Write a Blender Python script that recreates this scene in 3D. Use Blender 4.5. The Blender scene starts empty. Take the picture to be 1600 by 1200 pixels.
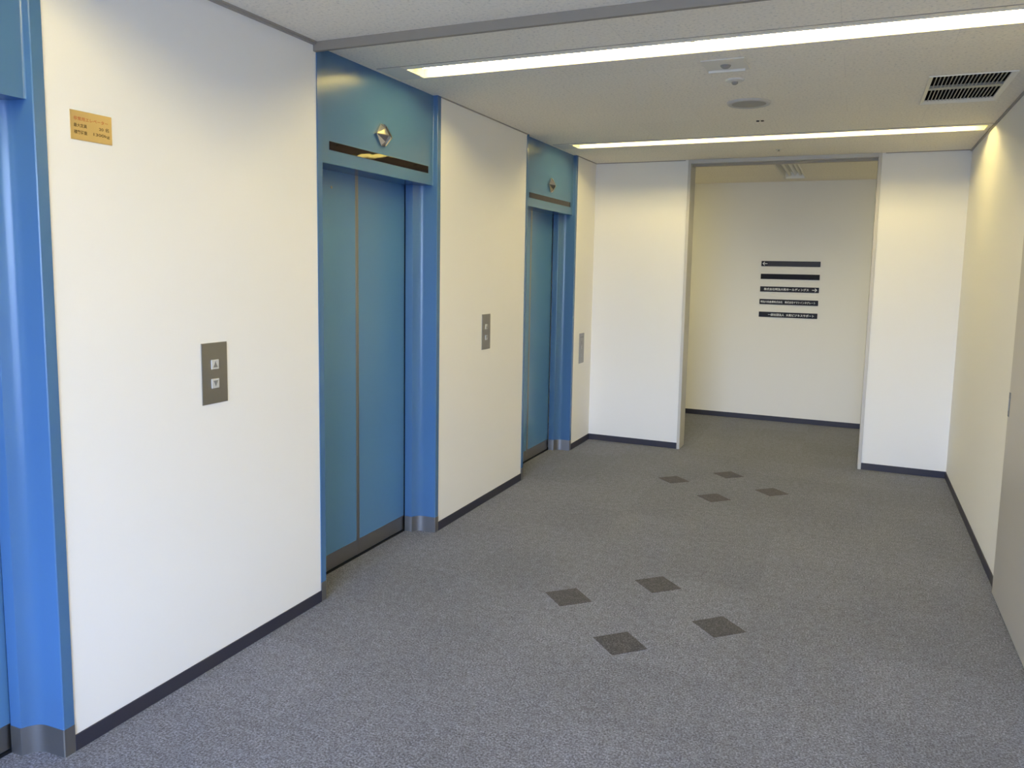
import bpy, bmesh, math
from mathutils import Matrix, Vector

S = bpy.context.scene
C = S.collection
PI = math.pi

# ------------------------------------------------------------------ materials
def new_mat(name):
    m = bpy.data.materials.new(name); m.use_nodes = True
    nt = m.node_tree
    return m, nt, nt.nodes['Principled BSDF']

def nd(nt, typ, **kw):
    n = nt.nodes.new(typ)
    for k, v in kw.items():
        if k in n.inputs: n.inputs[k].default_value = v
        else: setattr(n, k, v)
    return n

def simple(name, col, rough=0.5, metal=0.0, spec=0.5, bump=None, coat=0.0):
    m, nt, b = new_mat(name)
    b.inputs['Base Color'].default_value = (*col, 1)
    b.inputs['Roughness'].default_value = rough
    b.inputs['Metallic'].default_value = metal
    b.inputs['Specular IOR Level'].default_value = spec
    b.inputs['Coat Weight'].default_value = coat
    if bump:
        sc, st, dist = bump
        g = nd(nt, 'ShaderNodeNewGeometry')
        no = nd(nt, 'ShaderNodeTexNoise', Scale=sc, Detail=2.0)
        nt.links.new(g.outputs['Position'], no.inputs['Vector'])
        bp = nd(nt, 'ShaderNodeBump', Strength=st, Distance=dist)
        nt.links.new(no.outputs['Fac'], bp.inputs['Height'])
        nt.links.new(bp.outputs['Normal'], b.inputs['Normal'])
    return m

def ramp(nt, stops):
    r = nt.nodes.new('ShaderNodeValToRGB')
    e = r.color_ramp.elements
    while len(e) < len(stops): e.new(0.5)
    for el, (p, c) in zip(e, stops):
        el.position = p; el.color = (*c, 1)
    return r

def carpet(name, dark, mid, light, tiles=True):
    m, nt, b = new_mat(name); L = nt.links
    g = nd(nt, 'ShaderNodeNewGeometry')
    n1 = nd(nt, 'ShaderNodeTexNoise', Scale=125.0, Detail=4.0, Roughness=0.8)
    L.new(g.outputs['Position'], n1.inputs['Vector'])
    n0 = nd(nt, 'ShaderNodeTexNoise', Scale=26.0, Detail=3.0, Roughness=0.6)
    L.new(g.outputs['Position'], n0.inputs['Vector'])
    ad = nd(nt, 'ShaderNodeMix'); ad.data_type = 'FLOAT'; ad.inputs[0].default_value = 0.14
    L.new(n1.outputs['Fac'], ad.inputs[2]); L.new(n0.outputs['Fac'], ad.inputs[3])
    r = ramp(nt, [(0.39, dark), (0.5, mid), (0.61, light)])
    L.new(ad.outputs[0], r.inputs['Fac'])
    col = r.outputs['Color']
    if tiles:
        # 0.5 m carpet tiles laid quarter-turned, each dyed a touch differently
        off = nd(nt, 'ShaderNodeVectorMath', operation='ADD'); off.inputs[1].default_value = (0.016, 0.25, 0)
        L.new(g.outputs['Position'], off.inputs[0])
        sc = nd(nt, 'ShaderNodeVectorMath', operation='SCALE'); sc.inputs['Scale'].default_value = 2.0
        L.new(off.outputs[0], sc.inputs[0])
        fl = nd(nt, 'ShaderNodeVectorMath', operation='FLOOR'); L.new(sc.outputs[0], fl.inputs[0])
        wn = nd(nt, 'ShaderNodeTexWhiteNoise'); wn.noise_dimensions = '2D'; L.new(fl.outputs[0], wn.inputs['Vector'])
        mr = nd(nt, 'ShaderNodeMapRange'); mr.inputs['To Min'].default_value = 0.925; mr.inputs['To Max'].default_value = 1.065
        L.new(wn.outputs['Value'], mr.inputs['Value'])
        n2 = nd(nt, 'ShaderNodeTexNoise', Scale=2.2, Detail=3.0); L.new(g.outputs['Position'], n2.inputs['Vector'])
        mr2 = nd(nt, 'ShaderNodeMapRange'); mr2.inputs['From Min'].default_value = .3; mr2.inputs['From Max'].default_value = .7
        mr2.inputs['To Min'].default_value = 0.93; mr2.inputs['To Max'].default_value = 1.07
        L.new(n2.outputs['Fac'], mr2.inputs['Value'])
        mu = nd(nt, 'ShaderNodeMath', operation='MULTIPLY'); L.new(mr.outputs[0], mu.inputs[0]); L.new(mr2.outputs[0], mu.inputs[1])
        vm = nd(nt, 'ShaderNodeVectorMath', operation='SCALE'); L.new(col, vm.inputs[0]); L.new(mu.outputs[0], vm.inputs['Scale'])
        col = vm.outputs[0]
    L.new(col, b.inputs['Base Color'])
    b.inputs['Roughness'].default_value = 0.95
    b.inputs['Specular IOR Level'].default_value = 0.15
    b.inputs['Sheen Weight'].default_value = 0.15
    bp = nd(nt, 'ShaderNodeBump', Strength=0.5, Distance=0.003)
    L.new(n1.outputs['Fac'], bp.inputs['Height']); L.new(bp.outputs['Normal'], b.inputs['Normal'])
    return m

def ceiling_mat():
    m, nt, b = new_mat('rockwool_ceiling_board'); L = nt.links
    g = nd(nt, 'ShaderNodeNewGeometry')
    n1 = nd(nt, 'ShaderNodeTexNoise', Scale=70.0, Detail=3.0, Roughness=0.6)
    L.new(g.outputs['Position'], n1.inputs['Vector'])
    r = ramp(nt, [(0.30, (.60, .58, .53)), (0.40, (.83, .785, .69)), (0.6, (.895, .845, .74))])
    L.new(n1.outputs['Fac'], r.inputs['Fac'])
    # fine joints between the boards
    br = nd(nt, 'ShaderNodeTexBrick', Scale=1.0)
    br.inputs['Mortar Size'].default_value = 0.0016
    br.inputs['Brick Width'].default_value = 0.9; br.inputs['Row Height'].default_value = 0.455
    br.inputs['Color1'].default_value = (1, 1, 1, 1); br.inputs['Color2'].default_value = (.97, .97, .97, 1); br.inputs['Mortar'].default_value = (.90, .90, .90, 1)
    L.new(g.outputs['Position'], br.inputs['Vector'])
    mx = nd(nt, 'ShaderNodeMix'); mx.data_type = 'RGBA'; mx.blend_type = 'MULTIPLY'; mx.inputs[0].default_value = 1.0
    L.new(r.outputs['Color'], mx.inputs[6]); L.new(br.outputs['Color'], mx.inputs[7])
    L.new(mx.outputs[2], b.inputs['Base Color'])
    b.inputs['Roughness'].default_value = 0.9
    b.inputs['Specular IOR Level'].default_value = 0.2
    bp = nd(nt, 'ShaderNodeBump', Strength=0.4, Distance=0.002)
    L.new(n1.outputs['Fac'], bp.inputs['Height']); L.new(bp.outputs['Normal'], b.inputs['Normal'])
    return m

def brushed(name, col, rough, axis='z', aniso=120):
    m, nt, b = new_mat(name); L = nt.links
    g = nd(nt, 'ShaderNodeNewGeometry')
    mp = nd(nt, 'ShaderNodeMapping')
    mp.inputs['Scale'].default_value = (aniso, aniso, 2) if axis == 'z' else (2, 2, aniso*2)
    L.new(g.outputs['Position'], mp.inputs['Vector'])
    n = nd(nt, 'ShaderNodeTexNoise', Scale=3.0, Detail=2.0); L.new(mp.outputs[0], n.inputs['Vector'])
    mr = nd(nt, 'ShaderNodeMapRange'); mr.inputs['To Min'].default_value = rough*.85; mr.inputs['To Max'].default_value = rough*1.15
    L.new(n.outputs['Fac'], mr.inputs['Value']); L.new(mr.outputs[0], b.inputs['Roughness'])
    b.inputs['Base Color'].default_value = (*col, 1); b.inputs['Metallic'].default_value = 1.0
    bp = nd(nt, 'ShaderNodeBump', Strength=0.06, Distance=0.001)
    L.new(n.outputs['Fac'], bp.inputs['Height']); L.new(bp.outputs['Normal'], b.inputs['Normal'])
    return m

def emit(name, col, strength):
    m = bpy.data.materials.new(name); m.use_nodes = True; nt = m.node_tree; nt.nodes.clear()
    e = nt.nodes.new('ShaderNodeEmission'); o = nt.nodes.new('ShaderNodeOutputMaterial')
    e.inputs['Color'].default_value = (*col, 1); e.inputs['Strength'].default_value = strength
    nt.links.new(e.outputs[0], o.inputs[0]); return m

def glass_pane():
    m = bpy.data.materials.new('window_glass'); m.use_nodes = True; nt = m.node_tree; nt.nodes.clear()
    t = nt.nodes.new('ShaderNodeBsdfTransparent'); g = nt.nodes.new('ShaderNodeBsdfGlossy'); g.inputs['Roughness'].default_value = 0.02
    f = nt.nodes.new('ShaderNodeFresnel'); mx = nt.nodes.new('ShaderNodeMixShader'); o = nt.nodes.new('ShaderNodeOutputMaterial')
    nt.links.new(f.outputs[0], mx.inputs[0]); nt.links.new(t.outputs[0], mx.inputs[1]); nt.links.new(g.outputs[0], mx.inputs[2])
    nt.links.new(mx.outputs[0], o.inputs[0]); return m

TUBE_STRENGTH = 67.0
TUBE_NEAR = 92.0
TUBE_COL = (1.0, .80, .33)
SKY_STRENGTH = 24.0
SKY_TINT = (.48, .635, 1.0)
CORRIDOR_W = 15.0
CORRIDOR_COL = (1.0, .87, .42)
M = dict(
    wall=simple('off_white_wallpaper', (.80, .79, .76), .75, spec=.25, bump=(420, .18, .001)),
    carpet=carpet('grey_carpet_tile', (.036, .039, .053), (.098, .106, .143), (.215, .231, .310)),
    inlay=carpet('brown_carpet_tile', (.011, .0108, .0125), (.028, .0268, .0305), (.080, .075, .083), tiles=False),
    ceil=ceiling_mat(),
    base=simple('navy_vinyl_skirting', (.028, .029, .046), .45, spec=.35),
    trim=simple('grey_aluminium_trim', (.34, .315, .275), .5, spec=.3),
    rail=simple('grey_painted_rail', (.275, .245, .20), .6, spec=.3),
    frame=simple('pale_grey_steel_frame', (.50, .49, .46), .45, spec=.4),
    firedoor=simple('grey_steel_door_paint', (.44, .42, .39), .38, spec=.5, bump=(120, .04, .001)),
    darkmetal=simple('dark_metal', (.10, .11, .12), .4, spec=.5),
    blue=simple('blue_satin_enamel', (.054, .134, .29), .24, spec=.42, bump=(300, .03, .0006)),
    bluedoor=simple('blue_door_enamel', (.078, .20, .41), .28, spec=.6, bump=(300, .03, .0006)),
    void=simple('dark_gap', (.012, .014, .02), .8, spec=.1),
    steel=brushed('brushed_stainless', (.34, .33, .315), .40, 'z'),
    kick=brushed('stainless_kick_plate', (.30, .295, .29), .46, 'h'),
    edge=simple('bright_metal_edge', (.34, .325, .30), .42, metal=1.0),
    chrome=simple('polished_chrome', (.72, .69, .66), .13, metal=1.0),
    chromedark=simple('shadowed_metal_seam', (.20, .18, .17), .35, metal=.8),
    blackglass=simple('black_smoked_acrylic', (.010, .006, .005), .03, spec=.28, bump=(7, .16, .004)),
    brass=brushed('brushed_brass', (.60, .465, .26), .30, 'h', 60),
    engraved=simple('engraved_brown', (.075, .045, .012), .6),
    redpaint=simple('engraved_red', (.42, .11, .04), .6),
    button=simple('clear_acrylic_button', (.50, .505, .485), .25, spec=.6),
    buttonmid=simple('button_face', (.20, .20, .19), .3, spec=.5),
    sign=simple('charcoal_sign_plate', (.017, .016, .020), .4, spec=.12),
    signpatch=simple('blackout_tape', (.009, .009, .012), .45, spec=.12),
    signpatch2=simple('grey_cover_tape', (.028, .026, .030), .4, spec=.2),
    letter=simple('white_lettering', (.88, .88, .86), .5),
    white=simple('white_plastic', (.70, .68, .61), .45),
    trough=simple('lamplight_yellow_reflector', (.90, .87, .56), .5),  # yellow of the lamplight is put into the reflector colour
    blank=simple('ceiling_blank_plate', (.70, .685, .64), .6, spec=.3),
    lens=simple('dark_lens', (.27, .26, .235), .25),
    mesh=simple('speaker_mesh', (.36, .35, .32), .6, spec=.3, bump=(900, .5, .002)),
    hole=simple('dark_hole', (.02, .017, .014), .6),
    vent=simple('cream_vent_paint', (.80, .775, .67), .5),
    slat=simple('grey_vent_slat', (.36, .36, .31), .5),
    ventdark=simple('duct_black', (.010, .008, .006), .9, spec=.1),
    tube=emit('fluorescent_tube', TUBE_COL, TUBE_STRENGTH), tubenear=emit('fluorescent_tube_near', TUBE_COL, TUBE_NEAR),
    offtube=simple('unlit_white_reflector', (.86, .86, .83), .25, spec=.6),
    glass=glass_pane(),
)

# ------------------------------------------------------------------ mesh helpers
def bm_new(): return bmesh.new()

def box(bm, x0, x1, y0, y1, z0, z1):
    v = [bm.verts.new(p) for p in ((x0,y0,z0),(x1,y0,z0),(x1,y1,z0),(x0,y1,z0),(x0,y0,z1),(x1,y0,z1),(x1,y1,z1),(x0,y1,z1))]
    for f in ((0,3,2,1),(4,5,6,7),(0,1,5,4),(1,2,6,5),(2,3,7,6),(3,0,4,7)):
        bm.faces.new([v[i] for i in f])

def prism(bm, pts, z0, z1):
    """extrude a plan outline (x,y) from z0 to z1"""
    a = [bm.verts.new((x, y, z0)) for x, y in pts]; b = [bm.verts.new((x, y, z1)) for x, y in pts]
    n = len(pts)
    bm.faces.new(a[::-1]); bm.faces.new(b)
    for i in range(n):
        j = (i+1) % n
        bm.faces.new((a[i], a[j], b[j], b[i]))

def lathe(bm, prof, cx, cy, seg=32):
    """prof: list of (r, z) from axis outwards/back to axis"""
    rings = []
    for r, z in prof:
        if r < 1e-6: rings.append([bm.verts.new((cx, cy, z))])
        else: rings.append([bm.verts.new((cx+r*math.cos(2*PI*i/seg), cy+r*math.sin(2*PI*i/seg), z)) for i in range(seg)])
    for a, b in zip(rings, rings[1:]):
        if len(a) == 1 and len(b) == 1: continue
        for i in range(seg):
            j = (i+1) % seg
            if len(a) == 1: bm.faces.new((a[0], b[i], b[j]))
            elif len(b) == 1: bm.faces.new((a[i], b[0], a[j]))
            else: bm.faces.new((a[i], b[i], b[j], a[j]))

def rod(bm, p, q, r, seg=16):
    p, q = Vector(p), Vector(q); d = q-p
    m = Matrix.Translation((p+q)/2) @ d.to_track_quat('Z', 'Y').to_matrix().to_4x4()
    bmesh.ops.create_cone(bm, cap_ends=True, segments=seg, radius1=r, radius2=r, depth=d.length, matrix=m)

def obj(name, bm, mat, parent=None, bevel=0.0, smooth=None):
    bmesh.ops.recalc_face_normals(bm, faces=bm.faces)
    me = bpy.data.meshes.new(name); bm.to_mesh(me); bm.free()
    o = bpy.data.objects.new(name, me); C.objects.link(o)
    me.materials.append(mat)
    if parent: o.parent = parent
    if bevel:
        mo = o.modifiers.new('bevel', 'BEVEL'); mo.width = bevel; mo.segments = 2; mo.limit_method = 'ANGLE'
    if smooth is not None:
        for p in me.polygons: p.use_smooth = True
        me.set_sharp_from_angle(angle=math.radians(smooth))
    return o

def struct(name, bm, mat, **kw):
    o = obj(name, bm, mat, **kw)
    o['kind'] = 'structure'
    return o

def tag(o, label, cat, group=None):
    o['label'] = label; o['category'] = cat
    if group: o['group'] = group
    return o

def thing(name, label, cat, loc=(0, 0, 0), group=None):
    o = bpy.data.objects.new(name, None); C.objects.link(o); o.location = loc
    o.empty_display_size = 0.1
    return tag(o, label, cat, group)

def dup(root, loc, label, group=None):
    r = root.copy(); C.objects.link(r); r.location = loc; r['label'] = label
    if group: r['group'] = group
    for ch in list(root.children):
        c = ch.copy(); C.objects.link(c); c.parent = r
        for g in list(ch.children):
            d = g.copy(); C.objects.link(d); d.parent = c
    return r

LEFT_WALL = Matrix(((0, 0, 1), (1, 0, 0), (0, 1, 0)))      # text x -> +Y, text y -> +Z, faces +X
REAR_WALL = Matrix(((1, 0, 0), (0, 0, -1), (0, 1, 0)))     # text x -> +X, text y -> +Z, faces -Y

def text(name, body, basis, at, width, height, mat, parent, depth=0.0006, align='LEFT', bold=0.0):
    """lettering fitted into width x height, lower-left (or lower-right) corner at the point"""
    c = bpy.data.curves.new(name, 'FONT'); c.body = body; c.extrude = depth*8; c.offset = bold; c.resolution_u = 3
    t = bpy.data.objects.new(name+'_c', c); C.objects.link(t)
    dg = bpy.context.evaluated_depsgraph_get(); dg.update()
    me = bpy.data.meshes.new_from_object(t.evaluated_get(dg))
    bpy.data.objects.remove(t); bpy.data.curves.remove(c)
    xs = [v.co.x for v in me.vertices]; ys = [v.co.y for v in me.vertices]; zs = [v.co.z for v in me.vertices]
    x0, x1, y0, y1 = min(xs), max(xs), min(ys), max(ys); z0, z1 = min(zs), max(zs)
    sx = width/(x1-x0); sy = height/(y1-y0)
    for v in me.vertices:
        p = Vector(((v.co.x-x0)*sx - (width if align == 'RIGHT' else 0), (v.co.y-y0)*sy, (v.co.z-z0)/(z1-z0)*depth))
        v.co = basis @ p + Vector(at)
    me.materials.clear(); me.materials.append(mat)
    o = bpy.data.objects.new(name, me); C.objects.link(o); o.parent = parent
    return o

# ------------------------------------------------------------------ room data (metres)
H = 2.70
W = 3.155                     # right wall
YB, YB2 = 6.837, 7.03         # back wall with the opening
XO1, XO2 = 0.891, 2.499
YR = 8.745                    # wall beyond the opening
YF = -2.30                    # window wall behind the viewer
PW = 1.165                    # lift entrance width
PE = [0.172, 2.659, 5.146]    # near edge of each entrance
CX0, CX1 = -2.6, 5.6          # corridor beyond the opening
HB = 0.058

# floor
bm = bm_new(); box(bm, -.30, W+.2, YF-.2, YB2, -.12, 0); box(bm, CX0-.2, CX1+.2, YB2, YR+.2, -.12, 0)
struct('floor', bm, M['carpet'])

# ceiling with the two lamp slots, the vent and the corridor lamp cut out
def slab(bm, x0, x1, y0, y1, holes, z0, z1):
    xs = sorted({x0, x1, *[v for h in holes for v in h[:2]]}); ys = sorted({y0, y1, *[v for h in holes for v in h[2:]]})
    for a, b in zip(ys, ys[1:]):
        run = None
        for c, d in zip(xs, xs[1:]):
            hole = any(h[0] <= (c+d)/2 <= h[1] and h[2] <= (a+b)/2 <= h[3] for h in holes)
            if not hole: run = (run[0], d) if run else (c, d)
            if hole and run: box(bm, run[0], run[1], a, b, z0, z1); run = None
        if run: box(bm, run[0], run[1], a, b, z0, z1)
LX0, LX1 = .150, 3.113
LAMPS = [(3.205, 3.382), (5.728, 5.905), (.682, .859)]
VENT = (2.647, 3.042, 4.205, 4.895)
RL = (1.60, 1.80, 7.33, 8.46)
bm = bm_new()
slab(bm, -.30, W+.2, YF-.2, YB2, [(LX0-.006, LX1+.006, a-.006, b+.006) for a, b in LAMPS] + [(VENT[0]+.012, VENT[1]-.012, VENT[2]+.012, VENT[3]-.012)], H, H+.12)
slab(bm, CX0-.2, CX1+.2, YB2, YR+.2, [(RL[0]-.005, RL[1]+.005, RL[2]-.005, RL[3]+.005)], H, H+.12)
struct('ceiling', bm, M['ceil'])

# walls
bm = bm_new()
ys = [YF-.2] + [v for e in PE for v in (e, e+PW)] + [YB]
for a, b in zip(ys[0::2], ys[1::2]): box(bm, -.24, 0, a, b, 0, H)
box(bm, -.34, -.26, YF-.2, YB, 0, H)  # unseen backing added behind the doors to keep outside light out
struct('wall_left', bm, M['wall'])
bm = bm_new(); box(bm, W, W+.15, YF-.2, YB, 0, H); struct('wall_right', bm, M['wall'])
bm = bm_new(); box(bm, CX0, XO1, YB, YB2, 0, H); box(bm, XO2, CX1, YB, YB2, 0, H); struct('wall_back', bm, M['wall'])
bm = bm_new(); box(bm, CX0, CX1, YR, YR+.15, 0, H); struct('wall_rear', bm, M['wall'])
bm = bm_new(); box(bm, CX0-.15, CX0, YB, YR+.15, 0, H); box(bm, CX1, CX1+.15, YB, YR+.15, 0, H); struct('wall_corridor', bm, M['wall'])
# window wall behind the viewer
WX0, WX1, WZ0, WZ1 = .10, 3.05, .35, 2.55
bm = bm_new()
box(bm, -.24, WX0, YF-.15, YF, 0, H); box(bm, WX1, W, YF-.15, YF, 0, H)
box(bm, WX0, WX1, YF-.15, YF, 0, WZ0); box(bm, WX0, WX1, YF-.15, YF, WZ1, H)
struct('wall_front', bm, M['wall'])
bm = bm_new()
for a, b in ((WX0, WX0+.05), (1.06, 1.11), (2.04, 2.09), (WX1-.05, WX1)): box(bm, a, b, YF-.11, YF-.05, WZ0, WZ1)
box(bm, WX0, WX1, YF-.11, YF-.05, WZ0, WZ0+.05); box(bm, WX0, WX1, YF-.11, YF-.05, WZ1-.05, WZ1)
win = struct('window_1', bm, M['frame'])
bm = bm_new(); box(bm, WX0+.02, WX1-.02, YF-.082, YF-.076, WZ0+.02, WZ1-.02); obj('pane', bm, M['glass'], win)

# skirting
def skirt(name, segs):
    bm = bm_new()
    for s in segs: box(bm, *s, 0, HB)
    return struct(name, bm, M['base'], bevel=.0015)
T = .006
segs = []
for a, b in zip(ys[0::2], ys[1::2]): segs.append((0, T, max(a, YF), b))
skirt('baseboard_left', segs)
skirt('baseboard_back', [(T, XO1-.004, YB-T, YB), (XO2+.004, W-T, YB-T, YB)])
skirt('baseboard_rear', [(CX0, CX1, YR-T, YR)])
DY0, DY1 = 3.26, 4.262
skirt('baseboard_right', [(W-T, W, DY1+.003, YB)])

# ceiling edge trims and the rail that crosses the ceiling
RY = 2.640
bm = bm_new(); box(bm, 0, .016, YF, RY, H-.014, H); box(bm, .016, .022, YF, RY, H-.006, H); struct('trim_1', bm, M['trim'])
bm = bm_new()
for e0, e1 in ((PE[1]+PW, PE[2]), (PE[2]+PW, YB)): box(bm, 0, .007, e0, e1, H-.006, H)
box(bm, .007, XO1-.03, YB-.007, YB, H-.006, H); box(bm, XO2+.03, W-.012, YB-.007, YB, H-.006, H)
box(bm, W-.012, W, RY+.03, YB, H-.012, H)
struct('trim_2', bm, M['trim'])
bm = bm_new(); box(bm, -.006, W, RY, RY+.022, H-.042, H); struct('trim_3', bm, M['rail'], bevel=.002)

# frame of the opening
bm = bm_new()
FD = .012
for x0, x1, e0, e1 in ((XO1-.003, XO1+.024, XO1+.024, XO1+.030), (XO2-.024, XO2+.003, XO2-.030, XO2-.024)):
    box(bm, x0, x1, YB-FD, YB2+FD, 0, H)
box(bm, XO1+.024, XO2-.024, YB-FD, YB2+FD, H-.034, H)
struct('trim_4', bm, M['frame'], bevel=.0015)
bm = bm_new(); box(bm, XO1+.024, XO2-.024, YB+.06, YB+.10, H-.052, H-.034); struct('trim_5', bm, M['trim'])

# grey steel fire door lying flat against the right wall
bm = bm_new(); box(bm, W-.024, W-.001, DY0, DY1, .012, 2.12)
door = struct('door_1', bm, M['firedoor'], bevel=.002)
bm = bm_new(); box(bm, W-.0275, W-.024, DY1-.035, DY1-.012, .97, 1.095); obj('flush_handle', bm, M['darkmetal'], door, bevel=.001)
bm = bm_new(); box(bm, W-.0295, W-.0275, DY1-.028, DY1-.019, 1.0, 1.065); obj('handle_grip', bm, M['frame'], door, bevel=.0008)

# ------------------------------------------------------------------ lift entrances
def arc(cx, cy, r, a0, a1, n):
    return [(cx+r*math.cos(math.radians(a0+(a1-a0)*i/n)), cy+r*math.sin(math.radians(a0+(a1-a0)*i/n))) for i in range(n+1)]

# plan outline of one jamb: distance d from the outer edge towards the doors, x into the wall
def jamb_profile(grow=0.0):
    g = grow
    p = [(.004+g, 0), (.004+g, .036+g), (.001+g*.7, .039+g), (-.02, .040+g), (-.045, .041+g), (-.070, .042+g)]
    # concave quarter sweep
    p += [(-.084, .0435+g), (-.096, .0470+g), (-.106, .0520+g), (-.1145, .0590+g), (-.1215, .0670+g), (-.128, .0765+g), (-.1335, .0870+g)]
    p += [(-.136, .0910+g), (-.140, .0925+g), (-.186, .0935+g), (-.186, 0)]
    return p

def make_entrance(y0, label, strip=True):
    t = thing('elevator_entrance', label, 'elevator', (0, y0, 0), 'blue lift entrances along the left wall')
    KH = .098
    for side in (0, 1):
        f = (lambda d: d) if side == 0 else (lambda d: PW-d)
        bm = bm_new(); prism(bm, [(x, f(d)) for x, d in jamb_profile()], 0.0, H)
        j = obj('jamb', bm, M['blue'], t, smooth=35)
        bm = bm_new(); prism(bm, [(x, f(d)) for x, d in jamb_profile(.0012)], 0.0, KH)
        obj('kick_plate', bm, M['kick'], j, smooth=35)
    # header: flat panel whose ends sweep out to the front lips
    d0 = .0385
    r = .010; hx = -.028
    front = [(hx+r, d0)] + [(hx+r-r*math.sin(math.radians(a)), d0+r-r*math.cos(math.radians(a))) for a in range(10, 91, 10)]
    front = front + [(x, PW-d) for x, d in front[::-1]]
    bm = bm_new(); prism(bm, front + [(-.235, PW-d0), (-.235, d0)], 2.170, H)
    obj('header_panel', bm, M['blue'], t, smooth=35)
    # smoked strip above the doors
    if strip:
        bm = bm_new(); box(bm, hx-.001, hx+.0022, .130, 1.068, 2.2365, 2.2775)
        obj('indicator_strip', bm, M['blackglass'], t)
    # doors
    mid = PW/2
    for side in (0, 1):
        a, b = (.086, mid-.0008) if side == 0 else (mid+.0008, PW-.086)
        bm = bm_new(); box(bm, -.230, -.197, a, b, .009, 2.185)
        d = obj('door_panel', bm, M['bluedoor'], t, bevel=.0025)
        bm = bm_new(); box(bm, -.197, -.1962, a+.003, b-.003, .011, .100); obj('kick_plate', bm, M['steel'], d)
        e0, e1 = (mid-.010, mid-.0006) if side == 0 else (mid+.0006, mid+.018)
        bm = bm_new(); box(bm, -.198, -.1955, e0, e1, .010, 2.18); obj('edge_strip', bm, M['edge'], d, bevel=.001)
        if side == 0:
            bm = bm_new(); rod(bm, (-.198, .365, 2.085), (-.1955, .365, 2.085), .008); k = obj('release_keyhole', bm, M['kick'], d, smooth=40)
    bm = bm_new(); box(bm, -.25, -.187, .02, PW-.02, 0, .004); obj('gap_shade', bm, M['void'], t)  # dark strip standing in for the shaded gap under the doors
    bm = bm_new(); box(bm, -.258, -.238, .0, PW, 0, H); obj('shaft_dark', bm, M['void'], t)  # black sheet put in for the darkness of the shaft
    # arrow lantern: two faceted wedges meeting at a projecting ridge
    cz, hw, px = 2.3775, .073, hx-.001
    def half(sgn, zt, tw):
        bm = bm_new()
        Lp = (px+.018, mid-hw, cz); Rp = (px+.018, mid+hw, cz); Mp = (px+.046, mid, cz+.001*sgn)
        T1 = (px+.010, mid-tw, zt); T2 = (px+.010, mid+tw, zt); Cn = (px+.026, mid, (cz+zt*1.6)/2.6)
        B = [(px, mid-hw, cz), (px, mid+hw, cz), (px, mid+tw, zt), (px, mid-tw, zt)]
        V = [bm.verts.new(p) for p in (Lp, Rp, Mp, T1, T2, Cn, *B)]
        for f in ((0, 2, 5), (0, 5, 3), (2, 1, 5), (1, 4, 5), (3, 5, 4), (6, 0, 3, 9), (1, 7, 8, 4), (3, 4, 8, 9), (6, 7, 1, 2, 0), (6, 9, 8, 7)):
            bm.faces.new([V[i] for i in f])
        return bm, (Lp, Rp, Mp, T1, T2, Cn)
    up, k1 = half(1, 2.436, .021); dn, k2 = half(-1, 2.320, .018)
    lan = obj('hall_lantern', up, M['chrome'], t)
    obj('arrow_lens', dn, M['chrome'], lan)
    bm = bm_new()
    for Lp, Rp, Mp, T1, T2, Cn in (k1, k2):
        for p, q in ((Cn, T1), (Rp, T2), (Cn, Rp) if Cn[2] > cz else (Cn, Mp)):
            p, q = Vector(p), Vector(q); rod(bm, p+Vector((.0005, 0, 0)), p.lerp(q, .9)+Vector((.0005, 0, 0)), .0026, 6)
    rod(bm, Vector(k2[0]), Vector(k2[2]), .0025, 6); rod(bm, Vector(k2[2]), Vector(k2[1]), .0025, 6)
    obj('lantern_seam', bm, M['chromedark'], lan)
    return t

make_entrance(PE[0], 'nearest blue elevator entrance, only its right jamb inside the picture edge', False)
ent = make_entrance(PE[1], 'middle blue elevator entrance, closed double doors with light reflected in dark strip')
dup(ent, (0, PE[2], 0), 'farthest blue elevator entrance, narrow in view, nearest the back corner')

# ------------------------------------------------------------------ call button plates
def call_plate(name, yc, w, z0, z1, buttons, bs, label, extra=False):
    t = thing(name, label, 'call button panel', (0, yc, z0), 'stainless call plates between the lifts')
    bm = bm_new(); box(bm, 0, .0035, -w/2, w/2, 0, z1-z0)
    obj('mounting_plate', bm, M['steel'], t, bevel=.0008)
    for k, zb in enumerate(buttons):
        z = zb-z0; h = bs/2
        bm = bm_new(); box(bm, .0035, .0075, -h, h, z-h, z+h)
        b = obj('button', bm, M['button'], t, bevel=.0015)
        bm = bm_new()
        s = h*.62
        up = k == 0
        # arrow mark moulded on the button face
        pts = [(-s, -s), (s, -s), (0, s)] if up else [(-s, s), (s, s), (0, -s)]
        v0 = [bm.verts.new((.0074, a, z+c)) for a, c in pts]; v1 = [bm.verts.new((.0083, a, z+c)) for a, c in pts]
        bm.faces.new(v0); bm.faces.new(v1)
        for i in range(3): bm.faces.new((v0[i], v0[(i+1) % 3], v1[(i+1) % 3], v1[i]))
        obj('arrow_mark', bm, M['buttonmid'], b)
    if extra:
        bm = bm_new(); box(bm, .0035, .0045, -w*.32, w*.32, (z1-z0)-.040, (z1-z0)-.034)
        obj('engraved_line', bm, M['darkmetal'], t)
        bm = bm_new(); box(bm, .0035, .0055, -.016, .016, (z1-z0)-.105, (z1-z0)-.075)
        obj('symbol_plate', bm, M['buttonmid'], t, bevel=.0008)
    return t
call_plate('call_button_panel', 2.000, .134, 1.110, 1.358, (1.2695, 1.192), .039, 'nearest stainless call button plate, on the wide wall below the brass plaque')
call_plate('call_button_panel', 4.483, .132, 1.112, 1.359, (1.272, 1.195), .034, 'stainless call button plate on the wall between the middle and farthest elevators')
call_plate('call_button_panel', 6.545, .138, .797, 1.083, (.949, .872), .032, 'low stainless call plate on the narrow wall strip by the back corner', True)

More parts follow.
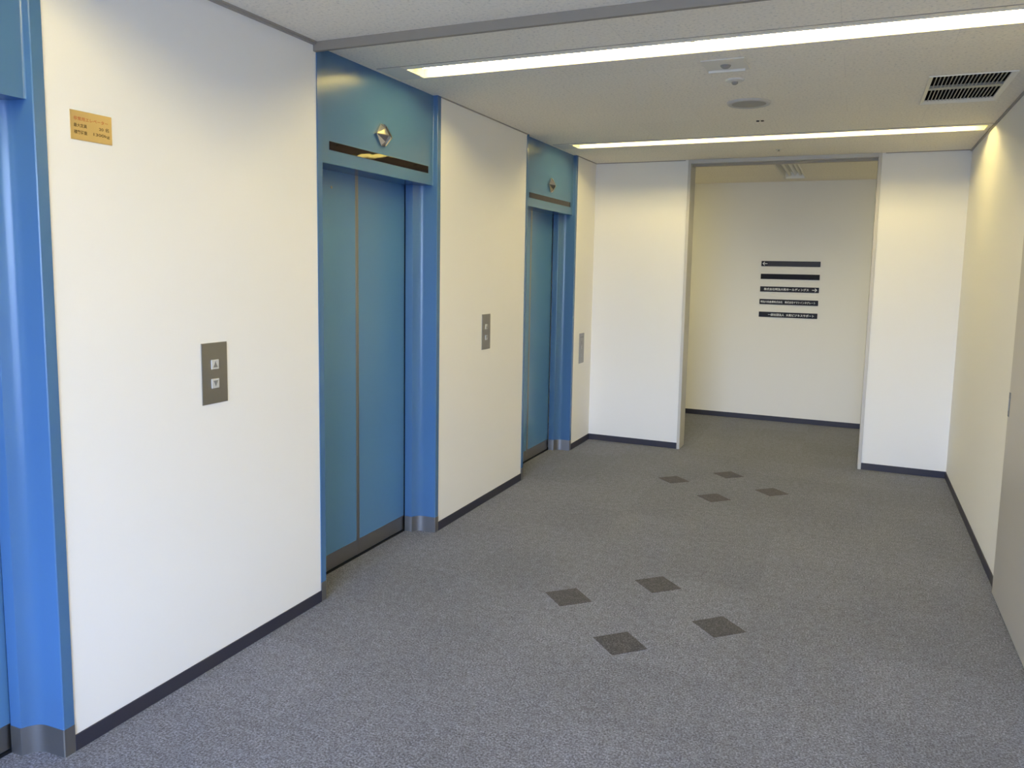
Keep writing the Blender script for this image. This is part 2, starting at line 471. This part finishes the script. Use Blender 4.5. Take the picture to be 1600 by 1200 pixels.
# ------------------------------------------------------------------ brass plaque
t = thing('brass_plaque', 'small brushed brass capacity plaque with engraved Japanese text, high on left wall', 'plaque', (0, 1.4955, 2.069))
bm = bm_new(); box(bm, 0, .002, -.0755, .0755, 0, .094); obj('mounting_plate', bm, M['brass'], t, bevel=.0005)
X = .002
text('engraved_title', '非常用エレベーター', LEFT_WALL, (X, -.064, .0625), .125, .0125, M['redpaint'], t, .0003, bold=.012)
text('engraved_text', '最大定員', LEFT_WALL, (X, -.064, .041), .047, .0125, M['engraved'], t, .0003, bold=.015)
text('engraved_text', '20 名', LEFT_WALL, (X, .064, .041), .037, .0125, M['engraved'], t, .0003, 'RIGHT', bold=.01)
text('engraved_text', '積載荷重', LEFT_WALL, (X, -.064, .019), .047, .0125, M['engraved'], t, .0003, bold=.015)
text('engraved_text', '1300kg', LEFT_WALL, (X, .066, .019), .060, .0125, M['engraved'], t, .0003, 'RIGHT', bold=.01)

# ------------------------------------------------------------------ direction signs on the rear wall
SX0, SX1 = 1.368, 1.994
def sign(zc, label):
    t = thing('direction_sign', label, 'sign', ((SX0+SX1)/2, YR, zc), 'dark strip signs on the rear wall')
    bm = bm_new(); box(bm, -(SX1-SX0)/2, (SX1-SX0)/2, -.006, 0, -.0295, .0295)
    obj('sign_plate', bm, M['sign'], t, bevel=.0008)
    return t
def arrow(t, xc, right):
    bm = bm_new(); s = 1 if right else -1; h = .018
    def bar(p, q, w):
        p, q = Vector((p[0], 0, p[1])), Vector((q[0], 0, q[1])); d = (q-p).normalized(); n = Vector((-d.z, 0, d.x))*w
        a = [bm.verts.new(v+Vector((0, y, 0))) for y in (-.006, -.0068) for v in (p-n, q-n, q+n, p+n)]
        for f in ((0, 1, 2, 3), (4, 5, 6, 7), (0, 1, 5, 4), (1, 2, 6, 5), (2, 3, 7, 6), (3, 0, 4, 7)): bm.faces.new([a[i] for i in f])
    bar((xc-s*.026, 0), (xc+s*.024, 0), .0032)
    bar((xc+s*.004, h), (xc+s*.026, -.002), .0034); bar((xc+s*.004, -h), (xc+s*.026, .002), .0034)
    obj('arrow', bm, M['letter'], t)
hw = (SX1-SX0)/2
s = sign(1.793, 'topmost dark strip sign with a left arrow and blanked text'); arrow(s, -hw+.040, False)
bm = bm_new(); box(bm, -hw+.075, hw-.004, -.0068, -.006, -.026, .026); obj('cover_strip', bm, M['signpatch2'], s)
s = sign(1.649, 'second dark strip sign from the top, completely blank')
bm = bm_new(); box(bm, -hw+.003, hw-.003, -.0068, -.006, -.0275, .0275); obj('cover_strip', bm, M['signpatch'], s)
s = sign(1.507, 'middle dark strip sign with white Japanese text and a right arrow'); arrow(s, hw-.046, True)
text('lettering', '株式会社明治大和ホールディングス', REAR_WALL, (-hw+.042, -.006, -.0145), .478, .029, M['letter'], s, .0006, bold=.012)
s = sign(1.364, 'fourth dark strip sign from the top with two company names and no arrow')
text('lettering', '明治大和倉庫株式会社', REAR_WALL, (-hw+.014, -.006, -.0130), .236, .026, M['letter'], s, .0006, bold=.012)
text('lettering', '株式会社ヤマトインタグレート', REAR_WALL, (-hw+.274, -.006, -.0130), .322, .026, M['letter'], s, .0006, bold=.012)
s = sign(1.220, 'lowest dark strip sign with text set toward its right')
text('lettering', '一般社団法人', REAR_WALL, (-hw+.100, -.006, -.0150), .176, .029, M['letter'], s, .0006, bold=.012)
text('lettering', '大和ビジネスサポート', REAR_WALL, (-hw+.294, -.006, -.0150), .296, .029, M['letter'], s, .0006, bold=.012)

# ------------------------------------------------------------------ linear ceiling lights
def linear_light(y0, y1, label, tube_mat='tube'):
    t = thing('linear_ceiling_light', label, 'ceiling light', (0, y0, H), 'recessed strip lights')
    w = y1-y0; D = .085
    bm = bm_new(); e = .004
    box(bm, LX0-e, LX1+e, -e, 0, .001, D); box(bm, LX0-e, LX1+e, w, w+e, .001, D)
    box(bm, LX0-e, LX0, 0, w, .001, D); box(bm, LX1, LX1+e, 0, w, .001, D)
    box(bm, LX0-e, LX1+e, -e, w+e, D, D+.004)
    obj('trough', bm, M['trough'], t)
    bm = bm_new()
    box(bm, LX0-.006, LX1+.006, -.014, 0, -.003, .0); box(bm, LX0-.006, LX1+.006, w, w+.012, -.003, 0)
    box(bm, LX0-.012, LX0, 0, w, -.003, 0); box(bm, LX1, LX1+.010, 0, w, -.003, 0)
    obj('flange', bm, M['white'], t)
    # narrow air slot running along the near side
    bm = bm_new(); box(bm, .004, W-.016, -.060, -.056, -.0025, 0); obj('slot_edge', bm, M['trim'], t)
    for a, b in ((.002, LX0-.013), (LX1+.012, W-.014)):
        bm = bm_new(); box(bm, a, b, -.054, w+.010, -.002, 0); obj('blank_plate', bm, M['blank'], t)
    n = 2; L = (LX1-LX0-.10)/n
    for k in range(n):
        a = LX0+.035+k*L
        bm = bm_new(); rod(bm, (a+.012, w*.46, .033), (a+L-.012, w*.46, .033), .0145, 20)
        tb = obj('tube', bm, M[tube_mat], t, smooth=40)
        for q in (a+.006, a+L-.006):
            bm = bm_new(); box(bm, q-.006, q+.006, w*.46-.012, w*.46+.012, .022, D)
            obj('lamp_holder', bm, M['white'], tb)
    return t
linear_light(*LAMPS[0], 'long bright recessed strip light nearest the viewer, running to the right edge')
linear_light(*LAMPS[1], 'far bright recessed strip light close to the back wall')

linear_light(*LAMPS[2], 'recessed strip light overhead, above the top edge of the picture', 'tubenear')

# corridor lamp, unlit
t = thing('recessed_louver_light', 'unlit recessed ceiling light in the corridor beyond the opening', 'ceiling light', (RL[0], RL[2], H))
rw, rl = RL[1]-RL[0], RL[3]-RL[2]
bm = bm_new(); e = .003
prism(bm, [(0, 0), (rw, 0), (rw, rl), (0, rl)], .07, .074)
box(bm, -e, 0, 0, rl, 0, .07); box(bm, rw, rw+e, 0, rl, 0, .07); box(bm, 0, rw, -e, 0, 0, .07); box(bm, 0, rw, rl, rl+e, 0, .07)
obj('housing', bm, M['offtube'], t)
bm = bm_new()
box(bm, -.012, 0, -.012, rl+.012, -.003, 0); box(bm, rw, rw+.012, -.012, rl+.012, -.003, 0); box(bm, 0, rw, -.012, 0, -.003, 0); box(bm, 0, rw, rl, rl+.012, -.003, 0)
obj('flange', bm, M['white'], t)
bm = bm_new()
# V-shaped white reflector down the middle
v = [(rw/2-.035, .068), (rw/2, .022), (rw/2+.035, .068)]
a = [bm.verts.new((x, .04, z)) for x, z in v]; b = [bm.verts.new((x, rl-.04, z)) for x, z in v]
bm.faces.new(a); bm.faces.new(b[::-1])
for i in range(3): bm.faces.new((a[i], b[i], b[(i+1) % 3], a[(i+1) % 3]))
obj('reflector', bm, M['offtube'], t)
bm = bm_new(); rod(bm, (rw*.22, .04, .035), (rw*.22, rl-.04, .035), .0145); obj('tube', bm, M['white'], t, smooth=40)
bm = bm_new(); rod(bm, (rw*.78, .04, .035), (rw*.78, rl-.04, .035), .0145); obj('tube', bm, M['white'], t, smooth=40)

# ------------------------------------------------------------------ ceiling fittings
t = thing('emergency_light', 'square white emergency light plate with a round lens on the ceiling', 'emergency light', (1.710, 3.645, H))
bm = bm_new(); box(bm, -.105, .105, -.11, .11, -.005, 0); obj('plate', bm, M['white'], t, bevel=.002)
bm = bm_new(); box(bm, -.097, .085, .078, .092, -.017, -.005); obj('raised_bar', bm, M['white'], t, bevel=.002)
bm = bm_new(); lathe(bm, [(0, -.019), (.016, -.017), (.024, -.010), (.026, -.005), (0, -.005)], 0, .0, 24); obj('lens', bm, M['lens'], t, smooth=50)

t = thing('smoke_detector', 'small round white smoke detector between the emergency light and the speaker', 'smoke detector', (1.709, 3.965, H))
bm = bm_new(); lathe(bm, [(0, -.012), (.030, -.012), (.046, -.007), (.050, 0), (0, 0)], 0, 0, 32); obj('housing', bm, M['white'], t, smooth=40)
bm = bm_new(); lathe(bm, [(0, -.026), (.010, -.025), (.016, -.020), (.017, -.012), (0, -.012)], 0, 0, 24); obj('sensor_cap', bm, M['lens'], t, smooth=50)

t = thing('ceiling_speaker', 'large round grey ceiling speaker grille', 'speaker', (1.708, 4.555, H))
bm = bm_new(); lathe(bm, [(.100, -.010), (.112, -.014), (.124, -.011), (.130, 0), (.100, 0), (.100, -.010)], 0, 0, 48); obj('ring', bm, M['frame'], t, smooth=50)
bm = bm_new(); lathe(bm, [(0, -.016), (.05, -.0145), (.085, -.011), (.100, -.008), (.100, 0), (0, 0)], 0, 0, 48); obj('grille', bm, M['mesh'], t, smooth=50)

for x, side in ((1.693, 'left'), (1.722, 'right')):
    bm = bm_new(); lathe(bm, [(0, -.006), (.008, -.006), (.0112, -.004), (.0112, 0), (0, 0)], x, 5.14, 20)
    o = obj('ceiling_sensor', bm, M['hole'], smooth=40); o.location.z = H
    tag(o, side + ' one of two tiny dark round ceiling sensors beyond the speaker', 'sensor', 'pair of dark ceiling sensors')
t = thing('sprinkler_head', 'tiny sprinkler head in the ceiling in front of the opening', 'sprinkler', (1.714, 6.405, H))
bm = bm_new(); lathe(bm, [(0, -.004), (.022, -.004), (.026, 0), (0, 0)], 0, 0, 24); obj('escutcheon', bm, M['white'], t, smooth=40)
bm = bm_new(); lathe(bm, [(0, -.017), (.010, -.016), (.010, -.0145), (.004, -.013), (.004, -.004), (0, -.004)], 0, 0, 20); obj('deflector', bm, M['lens'], t, smooth=40)

# supply vent: cream frame, two rows of slats either side of a cross bar
vx0, vx1, vy0, vy1 = VENT
t = thing('ceiling_vent', 'cream framed ceiling air vent with two rows of slats beside right wall', 'vent', ((vx0+vx1)/2, (vy0+vy1)/2, H))
hx, hy = (vx1-vx0)/2, (vy1-vy0)/2; fw = .022
bm = bm_new()
# four mitred sides whose faces slope up towards the grille
O = [(-hx, -hy), (hx, -hy), (hx, hy), (-hx, hy)]; I = [(-hx+fw, -hy+fw), (hx-fw, -hy+fw), (hx-fw, hy-fw), (-hx+fw, hy-fw)]
R = [[bm.verts.new((x, y, z)) for x, y in P] for P, z in ((O, -.0005), (O, -.0065), (I, .0065), (I, .014))]
for a, b in zip(R, R[1:]):
    for i in range(4): bm.faces.new((a[i], a[(i+1) % 4], b[(i+1) % 4], b[i]))
obj('frame', bm, M['vent'], t)
bm = bm_new(); box(bm, -hx+fw-.002, hx-fw+.002, -.026, .026, .006, .020); obj('cross_bar', bm, M['slat'], t)
ns = 19
for k in range(1, ns):
    x = -hx+fw+(2*hx-2*fw)*k/ns
    for a, b in ((-hy+fw, -.026), (.026, hy-fw)):
        bm = bm_new(); box(bm, x-.0020, x+.0020, a-.002, b+.002, .0075, .0145); obj('slat', bm, M['slat'], t)
bm = bm_new(); g = fw-.003
box(bm, -hx+g, hx-g, -hy+g, hy-g, .10, .103)
box(bm, -hx+g-.001, -hx+g, -hy+g, hy-g, .0135, .10); box(bm, hx-g, hx-g+.001, -hy+g, hy-g, .012, .10)
box(bm, -hx+g, hx-g, -hy+g-.001, -hy+g, .012, .10); box(bm, -hx+g, hx-g, hy-g, hy-g+.001, .012, .10)
obj('duct', bm, M['ventdark'], t)

# ------------------------------------------------------------------ brown diamonds let into the carpet
R = .1275
D = .376
for gy, nm in ((3.251, 'near'), (5.736, 'far')):
    for dx, dy, pos in ((-.381, 0, 'left'), (.381, 0, 'right'), (0, .361, 'back'), (0, -.361, 'front')):
        bm = bm_new(); prism(bm, [(0, -R*.955), (R, 0), (0, R*.955), (-R, 0)], 0, .0012)
        o = obj('carpet_diamond', bm, M['inlay']); o.location = (1.484+dx, gy+dy, .0002)
        tag(o, '%s one of the four dark brown carpet diamonds in the %s cluster' % ({'back': 'rearmost', 'front': 'frontmost', 'left': 'left', 'right': 'right'}[pos], 'nearer' if nm == 'near' else 'farther'), 'carpet inlay', 'brown carpet diamonds, %s cluster' % nm)

# ------------------------------------------------------------------ daylight
w = bpy.data.worlds.new('World'); S.world = w; w.use_nodes = True; nt = w.node_tree; w.cycles.sampling_method = 'AUTOMATIC'
bg = nt.nodes['Background']
tc = nt.nodes.new('ShaderNodeTexCoord'); sp = nt.nodes.new('ShaderNodeSeparateXYZ'); rp = ramp(nt, [(0.0, tuple(v*.2 for v in SKY_TINT)), (0.492, tuple(v*.26 for v in SKY_TINT)), (0.508, SKY_TINT), (1.0, SKY_TINT)])
mr = nt.nodes.new('ShaderNodeMapRange'); mr.inputs['From Min'].default_value = -1
nt.links.new(tc.outputs['Generated'], sp.inputs[0]); nt.links.new(sp.outputs['Z'], mr.inputs['Value'])
nt.links.new(mr.outputs[0], rp.inputs['Fac']); nt.links.new(rp.outputs['Color'], bg.inputs['Color'])
bg.inputs['Strength'].default_value = SKY_STRENGTH
pl = bpy.data.lights.new('window_portal', 'AREA'); pl.shape = 'RECTANGLE'; pl.size = WX1-WX0; pl.size_y = WZ1-WZ0
pl.cycles.is_portal = True
po = bpy.data.objects.new('window_portal', pl); C.objects.link(po)
po.location = ((WX0+WX1)/2, YF-.14, (WZ0+WZ1)/2); po.rotation_euler = (PI/2, 0, 0)   # faces into the room (+Y)

# area lights added to brighten the corridor, out of sight beside the opening
for k, x in enumerate((-.55, 3.95)):
    al = bpy.data.lights.new('corridor_fill', 'AREA'); al.shape = 'RECTANGLE'; al.size = 1.2; al.size_y = .16
    al.color = CORRIDOR_COL; al.energy = CORRIDOR_W
    ao = bpy.data.objects.new('corridor_fill', al); C.objects.link(ao); ao.location = (x, 7.9, H-.01)

# ------------------------------------------------------------------ camera
cam = bpy.data.cameras.new('camera'); co = bpy.data.objects.new('camera', cam); C.objects.link(co)
yaw, pitch, roll = (0.4051, -0.1094, 0.0198)
fwd = Vector((-math.sin(yaw)*math.cos(pitch), math.cos(yaw)*math.cos(pitch), math.sin(pitch)))
r0 = Vector((math.cos(yaw), math.sin(yaw), 0)); u0 = r0.cross(fwd)
right = math.cos(roll)*r0 + math.sin(roll)*u0; up = -math.sin(roll)*r0 + math.cos(roll)*u0
m = Matrix((right, up, -fwd)).transposed().to_4x4(); m.translation = Vector((2.3675, -0.3251, 1.6774))
co.matrix_world = m
cam.sensor_fit = 'HORIZONTAL'; cam.sensor_width = 36.0; cam.lens = 1194.6019*36/1600
cam.shift_x = -20.8253/1600; cam.shift_y = -48.2798/1600
cam.clip_start = .02; cam.clip_end = 200
S.camera = co

# ------------------------------------------------------------------ view
S.view_settings.view_transform = 'Standard'; S.view_settings.look = 'None'
S.view_settings.exposure = 0.19; S.view_settings.gamma = 1.0; S.view_settings.use_curve_mapping = False
cy = S.cycles
cy.max_bounces = 16; cy.diffuse_bounces = 10; cy.glossy_bounces = 6; cy.transparent_max_bounces = 8
cy.use_denoising = True; cy.sample_clamp_indirect = 6.0
